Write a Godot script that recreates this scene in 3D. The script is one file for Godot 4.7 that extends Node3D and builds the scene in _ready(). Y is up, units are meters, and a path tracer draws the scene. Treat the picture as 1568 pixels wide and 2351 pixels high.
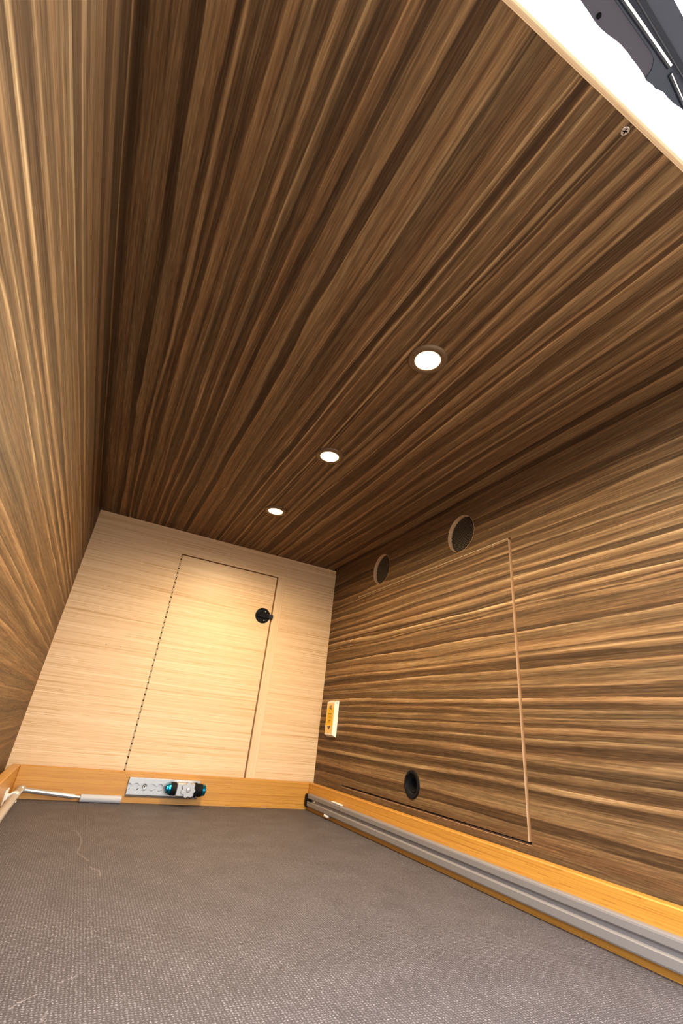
extends Node3D
# Inside of a camper van's under-bed garage: zebra laminate walls and ceiling, a bamboo bulkhead, a pull-out cargo tray.
# Axes: x to the right, y up, -z into the garage. The lens stands at (0, 0.3542, 0).

const XL := -0.1516      # laminate face of the left wall
const XR := 0.8446       # laminate face of the right wall
const YC := 1.0171       # underside of the bed platform
const ZB := -1.8         # face of the bamboo bulkhead
const ZF := -0.116       # front edge of the laminate
const YG := 0.082        # van floor
const TXL := -0.1136     # tray, inner faces and heights
const TXR := 0.8074
const TZB := -1.754
const TTOP := 0.183
const TMAT := 0.100
const RIM := 0.022

const CEIL_BANDS := [2,-0.1522,-0.1447,0.7, 1,-0.1373,-0.1290,0.25, 1,-0.1274,-0.1044,0.3, 2,-0.1241,-0.1227,0.4, 2,-0.1011,-0.0873,0.8, 0,-0.0865,-0.0670,0.7, 2,-0.0662,-0.0598,0.7, 1,-0.0582,-0.0522,0.6, 2,-0.0514,-0.0445,0.6, 1,-0.0413,-0.0384,0.3, 2,-0.0381,-0.0309,0.6, 0,-0.0277,-0.0126,0.7, 2,-0.0123,-0.0087,0.6, 1,-0.0079,-0.0023,0.25, 1,0.0008,0.0048,0.6, 2,0.0063,0.0236,0.5, 1,0.0264,0.0289,0.6, 1,0.0302,0.0330,0.7, 2,0.0377,0.0470,0.6, 0,0.0548,0.0640,0.9, 2,0.0664,0.0795,0.8, 0,0.0841,0.0917,1, 2,0.1013,0.1120,0.8, 1,0.1125,0.1140,0.5, 1,0.1188,0.1204,0.3, 1,0.1340,0.1430,0.45, 2,0.1483,0.1640,0.9, 0,0.1647,0.1937,0.6, 1,0.1937,0.1959,0.5, 1,0.1996,0.2033,0.4, 1,0.2058,0.2077,0.5, 2,0.2099,0.2172,0.7, 2,0.2391,0.2427,0.5, 1,0.2478,0.2551,0.5, 0,0.2724,0.2774,0.8, 1,0.2790,0.2804,0.7, 2,0.2817,0.2938,0.8, 1,0.2957,0.2988,1, 2,0.3017,0.3095,0.5, 0,0.3137,0.3208,0.8, 1,0.3381,0.3395,0.5, 2,0.3402,0.3500,0.7, 1,0.3517,0.3563,1, 2,0.3577,0.3612,0.6, 1,0.3619,0.3637,0.5, 2,0.3643,0.3696,0.6, 1,0.3707,0.3751,0.6, 2,0.3972,0.4027,0.3, 1,0.4047,0.4109,0.35, 2,0.4205,0.4279,0.7, 1,0.4293,0.4307,0.3, 0,0.4320,0.4381,0.8, 2,0.4395,0.4449,0.6, 1,0.4503,0.4651,0.3, 2,0.4664,0.4698,0.6, 1,0.4711,0.4751,0.7, 2,0.4811,0.5077,0.65, 0,0.5087,0.5287,0.65, 2,0.5287,0.5333,0.4, 1,0.5375,0.5432,0.5, 2,0.5439,0.5548,0.7, 0,0.5556,0.5745,1, 1,0.5776,0.5799,0.4, 2,0.5807,0.6034,0.65, 1,0.6093,0.6161,0.6, 0,0.6354,0.6445,0.8, 2,0.6482,0.6653,0.6, 1,0.6685,0.6717,0.6, 1,0.6740,0.6790,0.4, 2,0.6840,0.6901,0.5, 1,0.6911,0.6983,0.5, 2,0.7025,0.7152,0.7, 0,0.7163,0.7306,0.5, 2,0.7328,0.7419,0.3, 2,0.7725,0.7911,1, 0,0.7923,0.8210,0.3, 2,0.8291,0.8456,1]

const RIGHT_BANDS := [2,0.2031,0.1963,0.4, 0,0.2226,0.2073,0.4, 2,0.2410,0.2248,0.8, 1,0.2582,0.2453,0.35, 1,0.2684,0.2655,0.5, 2,0.2881,0.2757,0.8, 0,0.2993,0.2889,1, 2,0.3195,0.3052,0.7, 0,0.3286,0.3210,0.7, 2,0.3440,0.3309,0.75, 0,0.3571,0.3463,0.6, 2,0.3743,0.3618,0.7, 0,0.3849,0.3759,0.9, 2,0.3950,0.3854,0.7, 0,0.4066,0.3966,0.8, 2,0.4151,0.4103,0.5, 1,0.4277,0.4254,0.6, 2,0.4381,0.4298,0.6, 1,0.4442,0.4419,0.5, 2,0.4538,0.4472,0.6, 0,0.4652,0.4555,1, 2,0.4868,0.4664,0.6, 1,0.4925,0.4890,0.6, 1,0.5006,0.4962,0.4, 2,0.5101,0.5014,0.4, 0,0.5223,0.5118,0.9, 2,0.5364,0.5232,0.6, 2,0.5445,0.5362,0.8, 1,0.5551,0.5502,0.8, 2,0.5616,0.5583,0.7, 1,0.5781,0.5632,0.5, 2,0.5864,0.5819,0.8, 0,0.6083,0.5889,0.9, 2,0.6193,0.6088,0.9, 2,0.6503,0.6417,0.35, 1,0.6577,0.6530,0.7, 2,0.6626,0.6582,0.6, 1,0.6665,0.6640,0.7, 2,0.6714,0.6670,0.7, 0,0.6824,0.6714,1, 2,0.6874,0.6835,0.7, 2,0.6990,0.6910,0.9, 0,0.7117,0.7008,1, 2,0.7199,0.7162,0.6, 0,0.7364,0.7254,1, 2,0.7475,0.7382,0.8, 1,0.7578,0.7522,0.5, 2,0.7718,0.7662,0.5, 0,0.7842,0.7718,0.9, 2,0.7966,0.7870,0.3, 2,0.8043,0.8004,0.7, 1,0.8128,0.8058,0.8, 2,0.8217,0.8139,0.3, 2,0.8364,0.8295,0.6, 1,0.8413,0.8374,0.5, 0,0.8708,0.8473,0.6, 2,0.8843,0.8712,0.7, 1,0.8976,0.8925,0.3, 2,0.9089,0.8996,0.4, 1,0.9144,0.9099,0.3, 2,0.9432,0.9182,0.7, 1,0.9516,0.9470,0.5]

const LEFT_BANDS := [1,0.2905,0.2846,0.3, 2,0.3489,0.3302,0.3, 1,0.3560,0.3525,0.4, 0,0.3776,0.3662,0.5, 0,0.4129,0.4003,0.5, 0,0.4335,0.4221,0.4, 0,0.4619,0.4465,0.5, 2,0.4912,0.4781,0.3, 0,0.5107,0.4999,0.6, 0,0.5280,0.5177,0.6, 2,0.5404,0.5295,0.3, 0,0.5589,0.5493,0.7, 2,0.5888,0.5732,0.4, 1,0.5994,0.5942,0.3, 2,0.6301,0.6249,0.4, 0,0.6326,0.6351,0.5, 1,0.6409,0.6439,1, 2,0.6462,0.6536,0.5, 1,0.6608,0.6660,0.8, 2,0.6736,0.6793,0.5, 1,0.6825,0.6867,0.7, 2,0.6937,0.7028,0.6, 1,0.7052,0.7157,1, 2,0.7173,0.7323,0.7, 1,0.7352,0.7407,0.6, 1,0.7597,0.7635,0.5, 1,0.7847,0.7881,0.4, 1,0.8030,0.8085,0.8, 2,0.8098,0.8292,0.3, 1,0.8319,0.8378,0.6, 2,0.8962,0.9095,0.8, 1,0.9141,0.9284,0.25, 2,0.9358,0.9701,0.7, 1,0.9729,0.9797,0.6, 2,0.9832,1.0233,1]


var M := {}
var seen := {}

func _ready() -> void:
	make_camera_and_light()
	make_materials()
	make_shell()
	make_side_wall()
	make_bulkhead()
	make_bed_and_roof()
	make_tray()
	make_slide()
	make_track_and_mount()
	make_crank()
	make_downlights()
	make_vents()
	make_sensor()

func make_camera_and_light() -> void:
	var cam := Camera3D.new()
	cam.name = "camera"
	cam.position = Vector3(0, 0.3542, 0)
	cam.rotation = Vector3(0.4525, -0.4356, 0.1094)
	cam.fov = 2.0 * rad_to_deg(atan(1175.5 / 1041.67))
	cam.near = 0.01
	cam.far = 100.0
	add_child(cam)
	cam.current = true
	var sky_mat := ProceduralSkyMaterial.new()
	sky_mat.sky_top_color = Color(0.95, 0.975, 1.0)
	sky_mat.sky_horizon_color = Color(0.60, 0.61, 0.62)      # overcast: the horizon a third as bright as the zenith
	sky_mat.sky_curve = 0.6
	sky_mat.ground_horizon_color = Color(0.42, 0.40, 0.38)
	sky_mat.ground_bottom_color = Color(0.34, 0.32, 0.30)
	sky_mat.sky_energy_multiplier = 3.2
	sky_mat.ground_energy_multiplier = 3.8
	var sky := Sky.new()
	sky.sky_material = sky_mat
	var env := Environment.new()
	env.background_mode = Environment.BG_SKY
	env.sky = sky
	env.tonemap_mode = Environment.TONE_MAPPER_LINEAR
	env.tonemap_exposure = 1.0
	env.sdfgi_enabled = true
	env.ssao_enabled = true
	env.ssil_enabled = true
	var we := WorldEnvironment.new()
	we.name = "world_environment"
	we.environment = env
	add_child(we)

# ---------------------------------------------------------------- naming
func numbered(called: String) -> String:
	if not seen.has(called):
		seen[called] = 0
		return called
	seen[called] += 1
	return "%s_%03d" % [called, seen[called]]

func tag(o: Node, label: String, category: String, group := "", kind := "") -> void:
	o.set_meta("label", label)
	o.set_meta("category", category)
	if group != "":
		o.set_meta("group", group)
	if kind != "":
		o.set_meta("kind", kind)

func thing(called: String, at: Vector3, label: String, category: String, group := "", kind := "") -> Node3D:
	var o := Node3D.new()
	o.name = numbered(called)
	o.position = at
	add_child(o)
	tag(o, label, category, group, kind)
	return o

# commits a SurfaceTool (in world coordinates) as one named mesh below its parent
func part(called: String, st: SurfaceTool, mat: Material, parent: Node3D, smooth := false) -> MeshInstance3D:
	if smooth:
		st.index()
		st.generate_normals()
	var o := MeshInstance3D.new()
	o.name = called
	o.mesh = st.commit()
	o.material_override = mat
	o.cast_shadow = GeometryInstance3D.SHADOW_CASTING_SETTING_ON
	parent.add_child(o, true)
	var off := Vector3.ZERO
	var p: Node = parent
	while p != self:
		off += (p as Node3D).position
		p = p.get_parent()
	o.position = -off
	return o

# ---------------------------------------------------------------- mesh helpers
func begin() -> SurfaceTool:
	var st := SurfaceTool.new()
	st.begin(Mesh.PRIMITIVE_TRIANGLES)
	return st

# grain: 0 x, 1 y, 2 z; u runs along the grain, v across it
func uv_for(p: Vector3, n: Vector3, grain: int) -> Vector2:
	var a := n.abs()
	var k := 0
	if a.y > a.x and a.y >= a.z:
		k = 1
	elif a.z > a.x and a.z > a.y:
		k = 2
	var rest := [0, 1, 2]
	rest.erase(k)
	if grain in rest:
		rest.erase(grain)
		return Vector2(p[grain], p[rest[0]])
	return Vector2(p[rest[0]], p[rest[1]])

func tri(st: SurfaceTool, a: Vector3, b: Vector3, c: Vector3, n: Vector3, grain := 0) -> void:
	if (b - a).cross(c - a).dot(n) > 0.0:
		var t := b
		b = c
		c = t
	for p in [a, b, c]:
		st.set_normal(n)
		st.set_uv(uv_for(p, n, grain))
		st.add_vertex(p)

func quad(st: SurfaceTool, a: Vector3, b: Vector3, c: Vector3, d: Vector3, n: Vector3, grain := 0) -> void:
	tri(st, a, b, c, n, grain)
	tri(st, a, c, d, n, grain)

# a box with chamfered edges
func box(st: SurfaceTool, lo: Vector3, hi: Vector3, r := 0.0, grain := 0) -> void:
	var mid := (lo + hi) / 2.0
	var h := (hi - lo) / 2.0
	r = minf(r, minf(h.x, minf(h.y, h.z)) * 0.95)
	for k in 3:
		var i := (k + 1) % 3
		var j := (k + 2) % 3
		for s in [-1.0, 1.0]:
			var n := Vector3.ZERO
			n[k] = s
			var q := []
			for c in [[-1, -1], [1, -1], [1, 1], [-1, 1]]:
				var p := Vector3.ZERO
				p[k] = s * h[k]
				p[i] = c[0] * (h[i] - r)
				p[j] = c[1] * (h[j] - r)
				q.append(mid + p)
			quad(st, q[0], q[1], q[2], q[3], n, grain)
	if r <= 0.0:
		return
	for k in 3:
		var i := (k + 1) % 3
		var j := (k + 2) % 3
		for si in [-1.0, 1.0]:
			for sj in [-1.0, 1.0]:
				var n := Vector3.ZERO
				n[i] = si
				n[j] = sj
				n = n.normalized()
				var q := []
				for e in [[-1, 0], [1, 0], [1, 1], [-1, 1]]:
					var p := Vector3.ZERO
					p[k] = e[0] * (h[k] - r)
					p[i] = si * (h[i] - (r if e[1] == 1 else 0.0))
					p[j] = sj * (h[j] - (0.0 if e[1] == 1 else r))
					q.append(mid + p)
				quad(st, q[0], q[1], q[2], q[3], n, grain)
	for sx in [-1.0, 1.0]:
		for sy in [-1.0, 1.0]:
			for sz in [-1.0, 1.0]:
				var n := Vector3(sx, sy, sz)
				var a := mid + Vector3(sx * h.x, sy * (h.y - r), sz * (h.z - r))
				var b := mid + Vector3(sx * (h.x - r), sy * h.y, sz * (h.z - r))
				var c := mid + Vector3(sx * (h.x - r), sy * (h.y - r), sz * h.z)
				tri(st, a, b, c, n.normalized(), grain)

# a turned shape: profile of (distance along axis, radius) swept round the axis, flat facets between rows unless smooth rows
func lathe(st: SurfaceTool, at: Vector3, axis: Vector3, profile: Array, seg := 32) -> void:
	axis = axis.normalized()
	var u := axis.cross(Vector3.UP if absf(axis.y) < 0.9 else Vector3.RIGHT).normalized()
	var v := axis.cross(u)
	for r in profile.size() - 1:
		var p: Vector2 = profile[r]
		var q: Vector2 = profile[r + 1]
		var along := q - p
		if along.length() < 1e-7:
			continue
		var slope := Vector2(-along.y, along.x).normalized()      # (axial, radial) part of the outward normal
		for s in seg:
			var a0 := TAU * s / seg
			var a1 := TAU * (s + 1) / seg
			var d0 := u * cos(a0) + v * sin(a0)
			var d1 := u * cos(a1) + v * sin(a1)
			var n0 := (d0 * slope.y + axis * slope.x).normalized()
			var n1 := (d1 * slope.y + axis * slope.x).normalized()
			var c := [at + axis * p.x + d0 * p.y, at + axis * q.x + d0 * q.y, at + axis * q.x + d1 * q.y, at + axis * p.x + d1 * p.y]
			var ns := [n0, n0, n1, n1]
			for t in [[0, 1, 2], [0, 2, 3]]:
				var i: int = t[0]
				var j: int = t[1]
				var k: int = t[2]
				var face: Vector3 = (c[j] - c[i]).cross(c[k] - c[i])
				if face.length() < 1e-12:
					continue
				if face.dot(n0 + n1) > 0.0:
					var w := j
					j = k
					k = w
				for e in [i, j, k]:
					st.set_normal(ns[e])
					st.set_uv(Vector2(c[e].x + c[e].z, c[e].y))
					st.add_vertex(c[e])

func tube(st: SurfaceTool, a: Vector3, b: Vector3, r: float, seg := 20, bevel := 0.001) -> void:
	var l := a.distance_to(b)
	lathe(st, a, b - a, [Vector2(0, 0), Vector2(0, r - bevel), Vector2(bevel, r), Vector2(l - bevel, r), Vector2(l, r - bevel), Vector2(l, 0)], seg)

# a closed outline in a plane, extruded: place(p2, depth) gives the world point
func extrude(st: SurfaceTool, outline: PackedVector2Array, origin: Vector3, ax: Vector3, ay: Vector3, az: Vector3, depth: float, grain := 0) -> void:
	var idx := Geometry2D.triangulate_polygon(outline)
	for i in range(0, idx.size(), 3):
		for s in [0.0, depth]:
			var q := []
			for e in 3:
				var o := outline[idx[i + e]]
				q.append(origin + ax * o.x + ay * o.y + az * s)
			tri(st, q[0], q[1], q[2], az if s > 0.0 else -az, grain)
	var area := 0.0
	for i in outline.size():
		var p := outline[i]
		var q := outline[(i + 1) % outline.size()]
		area += p.x * q.y - q.x * p.y
	for i in outline.size():
		var p := outline[i]
		var q := outline[(i + 1) % outline.size()]
		var e := q - p
		if e.length() < 1e-7:
			continue
		var n2 := Vector2(e.y, -e.x).normalized() * signf(area)
		var a := origin + ax * p.x + ay * p.y
		var b := origin + ax * q.x + ay * q.y
		quad(st, a, b, b + az * depth, a + az * depth, (ax * n2.x + ay * n2.y).normalized(), grain)

# a rectangle of an x = const wall with one round hole (both in y, z): front and back face
func holed_patch(st: SurfaceTool, x: float, n: Vector3, y0: float, y1: float, z0: float, z1: float, cy: float, cz: float, r: float, seg := 64) -> void:
	for s in seg:
		var q := []
		for e in 2:
			var a := TAU * (s + e) / seg
			var dir := Vector2(cos(a), sin(a))                 # (y, z)
			var t := 1e9
			if dir.x > 1e-6: t = minf(t, (y1 - cy) / dir.x)
			if dir.x < -1e-6: t = minf(t, (y0 - cy) / dir.x)
			if dir.y > 1e-6: t = minf(t, (z1 - cz) / dir.y)
			if dir.y < -1e-6: t = minf(t, (z0 - cz) / dir.y)
			q.append(Vector3(x, cy + dir.x * r, cz + dir.y * r))
			q.append(Vector3(x, cy + dir.x * t, cz + dir.y * t))
		quad(st, q[0], q[1], q[3], q[2], n, 2)
		var pa: Vector3 = q[1]
		var pb: Vector3 = q[3]
		if absf(pa.y - pb.y) > 1e-6 and absf(pa.z - pb.z) > 1e-6:   # the corner between two sides
			var k := Vector3(x, y1 if maxf(pa.y, pb.y) > y1 - 1e-5 else y0, z1 if maxf(pa.z, pb.z) > z1 - 1e-5 else z0)
			tri(st, pa, k, pb, n, 2)

# ---------------------------------------------------------------- computed surfaces
func random_bytes(w: int, h: int, rng: RandomNumberGenerator) -> Image:
	var b := PackedByteArray()
	b.resize(w * h)
	for i in w * h:
		b[i] = rng.randi() & 255
	return Image.create_from_data(w, h, false, Image.FORMAT_L8, b)

func field(w: int, h: int, cw: int, ch: int, rng: RandomNumberGenerator) -> PackedByteArray:
	var im := random_bytes(maxi(cw, 2), maxi(ch, 2), rng)
	im.resize(w, h, Image.INTERPOLATE_CUBIC)
	return im.get_data()

# streaks along u: simplex noise drawn narrow and stretched; values 0..255 about 128
func streaks(w: int, h: int, stretch: float, freq: float, octaves: int, seed_value: int) -> PackedByteArray:
	var n := FastNoiseLite.new()
	n.seed = seed_value
	n.noise_type = FastNoiseLite.TYPE_SIMPLEX_SMOOTH
	n.frequency = freq
	n.fractal_octaves = octaves
	n.fractal_gain = 0.62
	var im := n.get_image(maxi(int(w / stretch), 2), h, false, false, false)
	im.resize(w, h, Image.INTERPOLATE_CUBIC)
	im.convert(Image.FORMAT_L8)
	return im.get_data()

func tex(im: Image) -> ImageTexture:
	im.generate_mipmaps()
	return ImageTexture.create_from_image(im)

# Zebra laminate: bands across v (metres v0..v1), grain along u (z from -1.8 to 0).
func zebra(bands: Array, v0: float, v1: float, seed_value: int) -> ImageTexture:
	var w := 1024
	var h := 1536
	var tone := 0.37                                              # one laminate on walls and ceiling
	var rng := RandomNumberGenerator.new()
	rng.seed = seed_value
	var n := 4096
	var prof := PackedFloat32Array()
	prof.resize(n)
	var slow := field(n, 2, 150, 2, rng)
	var mid := field(n, 2, 520, 2, rng)
	for i in n:
		prof[i] = tone + (slow[i] - 128) / 128.0 * 0.075 + (mid[i] - 128) / 128.0 * 0.045
	for k in range(0, bands.size(), 4):
		var kind: int = bands[k]
		var a: float = (bands[k + 1] - v0) / (v1 - v0) * n
		var b: float = (bands[k + 2] - v0) / (v1 - v0) * n
		var s: float = bands[k + 3]
		var lo := minf(a, b)
		var hi := maxf(a, b)
		var wide := maxf(hi - lo, 3.0)
		for i in range(maxi(0, int(lo - wide - 8)), mini(n, int(hi + wide + 8))):
			if kind == 0:
				var t := (i - a) / (b - a)
				if t > 0.0:
					prof[i] += s * 0.46 * exp(-1.9 * t) * clampf((1.6 - t) * 2.0, 0.0, 1.0)
				else:
					prof[i] += s * 0.46 * exp(-absf(i - a) / 1.5)
			elif kind == 1:
				var t := (i - (lo + hi) / 2.0) / (wide * 0.62)
				prof[i] += s * 0.42 * exp(-t * t * 1.2)
			else:
				var t := absf(i - (lo + hi) / 2.0) / (wide * 0.56)
				prof[i] -= s * 0.27 * clampf((1.12 - t) * 5.0, 0.0, 1.0)
	var warp := streaks(w, h, 4.0, 0.006, 2, seed_value + 1)
	var warp2 := streaks(w, h, 10.0, 0.045, 3, seed_value + 2)
	var streak := streaks(w, h, 20.0, 0.16, 3, seed_value + 3)
	var streak2 := streaks(w, h, 7.0, 0.36, 2, seed_value + 4)
	var strength := streaks(w, h, 10.0, 0.03, 2, seed_value + 5)
	var hue := streaks(w, h, 12.0, 0.02, 2, seed_value + 6)
	var pal := PackedFloat32Array()
	pal.resize(256 * 3)
	var stops := [[0.0, Color(0.040, 0.021, 0.0105)], [0.22, Color(0.083, 0.046, 0.0215)], [0.42, Color(0.156, 0.089, 0.041)], [0.62, Color(0.262, 0.157, 0.073)], [0.82, Color(0.42, 0.266, 0.130)], [1.0, Color(0.58, 0.390, 0.200)]]
	for i in 256:
		var t := i / 255.0
		var c := Color.BLACK
		for k in stops.size() - 1:
			if t >= stops[k][0] and t <= stops[k + 1][0]:
				c = (stops[k][1] as Color).lerp(stops[k + 1][1], (t - stops[k][0]) / (stops[k + 1][0] - stops[k][0]))
		for e in 3:
			pal[i * 3 + e] = c.linear_to_srgb()[e] * 255.0
	var out := PackedByteArray()
	out.resize(w * h * 3)
	var per := float(n) / h
	var sway := 0.0100 / (v1 - v0) * n / 128.0
	var sway2 := 0.0042 / (v1 - v0) * n / 128.0
	var i := 0
	for y in h:
		var base := y * per
		for x in w:
			var p := base + (warp[i] - 128) * sway + (warp2[i] - 128) * sway2
			var q := clampi(int(p), 0, n - 1)
			var f := (streak[i] - 128) * 0.0016 + (streak2[i] - 128) * 0.0011
			var val := tone + (prof[q] - tone) * (0.42 + strength[i] * 0.0037) + f
			var c := clampi(int(val * 255.0), 0, 255) * 3
			var hh := (hue[i] - 128) * 0.00026
			out[i * 3] = clampi(int(pal[c] * (1.0 + hh)), 0, 255)
			out[i * 3 + 1] = clampi(int(pal[c + 1] * (1.0 - hh * 0.4)), 0, 255)
			out[i * 3 + 2] = clampi(int(pal[c + 2] * (1.0 - hh)), 0, 255)
			i += 1
	return tex(Image.create_from_data(w, h, false, Image.FORMAT_RGB8, out))

# Bamboo: fine straight lines along u, some darker, with short ticks where the canes have their nodes.
func bamboo(w: int, h: int, light: Color, dark: Color, seed_value: int, lines: float, flecks: int) -> ImageTexture:
	var rng := RandomNumberGenerator.new()
	rng.seed = seed_value
	var a := field(w, h, 4, h, rng)
	var b := field(w, h, 2, h / 14, rng)
	var c := field(w, h, 40, h, rng)
	var d := field(w, h, 5, h / 3, rng)
	var out := PackedByteArray()
	out.resize(w * h * 3)
	var l := light.linear_to_srgb()
	var k := dark.linear_to_srgb()
	for i in w * h:
		var t := 0.24 + (a[i] - 128) * 0.0022 * lines + (b[i] - 128) * 0.0007 + (c[i] - 128) * 0.0010
		if d[i] > 205:
			t += (d[i] - 205) * 0.0080 * lines
		t = clampf(t, 0.0, 1.0)
		out[i * 3] = int(lerpf(l.r, k.r, t) * 255.0)
		out[i * 3 + 1] = int(lerpf(l.g, k.g, t) * 255.0)
		out[i * 3 + 2] = int(lerpf(l.b, k.b, t) * 255.0)
	var im := Image.create_from_data(w, h, false, Image.FORMAT_RGB8, out)
	for f in flecks:
		var x := rng.randi_range(0, w - 60)
		var y := rng.randi_range(0, h - 4)
		var len := rng.randi_range(6, 46)
		var deep := rng.randf_range(0.35, 0.8)
		for e in len:
			im.set_pixel(x + e, y, im.get_pixel(x + e, y).lerp(k, deep))
	return tex(im)

# Embossed vinyl: basket weave of small raised threads, pale scuffs where the mat is scratched. Covers the mat from z0 to z1.
func vinyl(colour: bool) -> Image:
	var w := 2048
	var h := 1536
	var rng := RandomNumberGenerator.new()
	rng.seed = 77
	var lx := 1.40
	var cells_u := int(lx / 0.0040)
	var cells_v := int((TXR - TXL) / 0.0040)
	var tone := PackedFloat32Array()
	tone.resize((cells_u + 2) * (cells_v + 2))
	for i in tone.size():
		tone[i] = rng.randf()
	var grit := field(w, h, w, h, rng)
	var blot := field(w, h, 34, 26, rng)
	var drift := field(w, h, 330, 240, rng)
	var out := PackedByteArray()
	out.resize(w * h * (3 if colour else 1))
	var i := 0
	for y in h:
		var fv := float(y) / h * cells_v
		for x in w:
			var pu := float(x) / w * cells_u + (drift[i] - 128) * 0.0016
			var pv := fv + (drift[w * h - 1 - i] - 128) * 0.0016
			var cu := int(pu)
			var cv := int(maxf(pv, 0.0))
			var du := pu - cu - 0.5
			var dv := pv - cv - 0.5
			var flip := ((cu + cv) & 1) == 1
			var e := (du * du * 3.0 + dv * dv * 9.0) if flip else (du * du * 9.0 + dv * dv * 3.0)
			var bump := maxf(0.0, 1.0 - e * 1.35)
			var t := tone[clampi(cv * (cells_u + 2) + cu, 0, tone.size() - 1)]
			var val := bump * (0.40 + 0.34 * t * t) + (grit[i] - 128) * 0.0024 + (blot[i] - 128) * 0.0004
			if colour:
				val = clampf(val, 0.0, 1.0)
				out[i * 3] = int(lerpf(78.0, 199.0, val))
				out[i * 3 + 1] = int(lerpf(72.0, 190.0, val))
				out[i * 3 + 2] = int(lerpf(71.0, 189.0, val))
			else:
				out[i] = clampi(int(60 + bump * 150.0 * (0.5 + 0.5 * t)), 0, 255)
			i += 1
	var im := Image.create_from_data(w, h, false, Image.FORMAT_RGB8 if colour else Image.FORMAT_L8, out)
	if colour:
		for line in [[2.6, 0.0536, -1.3654, 0.0625, -1.3643, 0.0696, -1.3321, 0.0752, -1.2862, 0.0741, -1.2351, 0.0696, -1.1934, 0.0692, -1.1736, 0.078, -1.1475, 0.0882, -1.1179], [3.0, 0.089, -1.0818, 0.0947, -1.0654, 0.1037, -1.059, 0.1054, -1.0434, 0.105, -1.0284], [2.0, 0.0747, -1.3823, 0.0862, -1.4338, 0.0953, -1.4617], [2.2, 0.0566, -0.6744, 0.0691, -0.6832, 0.0797, -0.693], [2.4, 0.0175, -0.635, 0.0273, -0.6469, 0.0404, -0.6577], [2.6, 0.0461, -0.6077, 0.0485, -0.6227], [2.0, 0.0892, -0.8015, 0.0893, -0.7803], [2.0, 0.143, -0.8038, 0.1499, -0.8027]]:
			var wide: float = line[0]
			for k in range(1, line.size() - 2, 2):
				var p := Vector2((line[k + 1] - (TZB)) / lx * w, (line[k] - TXL) / (TXR - TXL) * h)
				var q := Vector2((line[k + 3] - (TZB)) / lx * w, (line[k + 2] - TXL) / (TXR - TXL) * h)
				var steps := int(p.distance_to(q) * 2.0) + 1
				for s in steps + 1:
					var c := p.lerp(q, float(s) / steps)
					c += Vector2(sin(s * 0.13) * 1.1, cos(s * 0.17) * 1.1)
					for dx in range(-3, 4):
						for dy in range(-3, 4):
							var g := Vector2(dx, dy).length() / wide
							if g < 1.0 and rng.randf() < 0.22:
								var x := clampi(int(c.x) + dx, 0, w - 1)
								var y := clampi(int(c.y) + dy, 0, h - 1)
								im.set_pixel(x, y, im.get_pixel(x, y).lerp(Color8(196, 184, 176), 0.45 * (1.0 - g)))
	return im

func plain(c: Color, rough: float, metal := 0.0) -> StandardMaterial3D:
	var m := StandardMaterial3D.new()
	m.albedo_color = c.linear_to_srgb()
	m.roughness = rough
	m.metallic = metal
	return m

func textured(t: Texture2D, rough: float, sx: float, sy: float, ox := 0.0, oy := 0.0) -> StandardMaterial3D:
	var m := StandardMaterial3D.new()
	m.albedo_texture = t
	m.roughness = rough
	m.uv1_scale = Vector3(sx, sy, 1)
	m.uv1_offset = Vector3(ox, oy, 0)
	m.texture_filter = BaseMaterial3D.TEXTURE_FILTER_LINEAR_WITH_MIPMAPS_ANISOTROPIC
	return m

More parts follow.
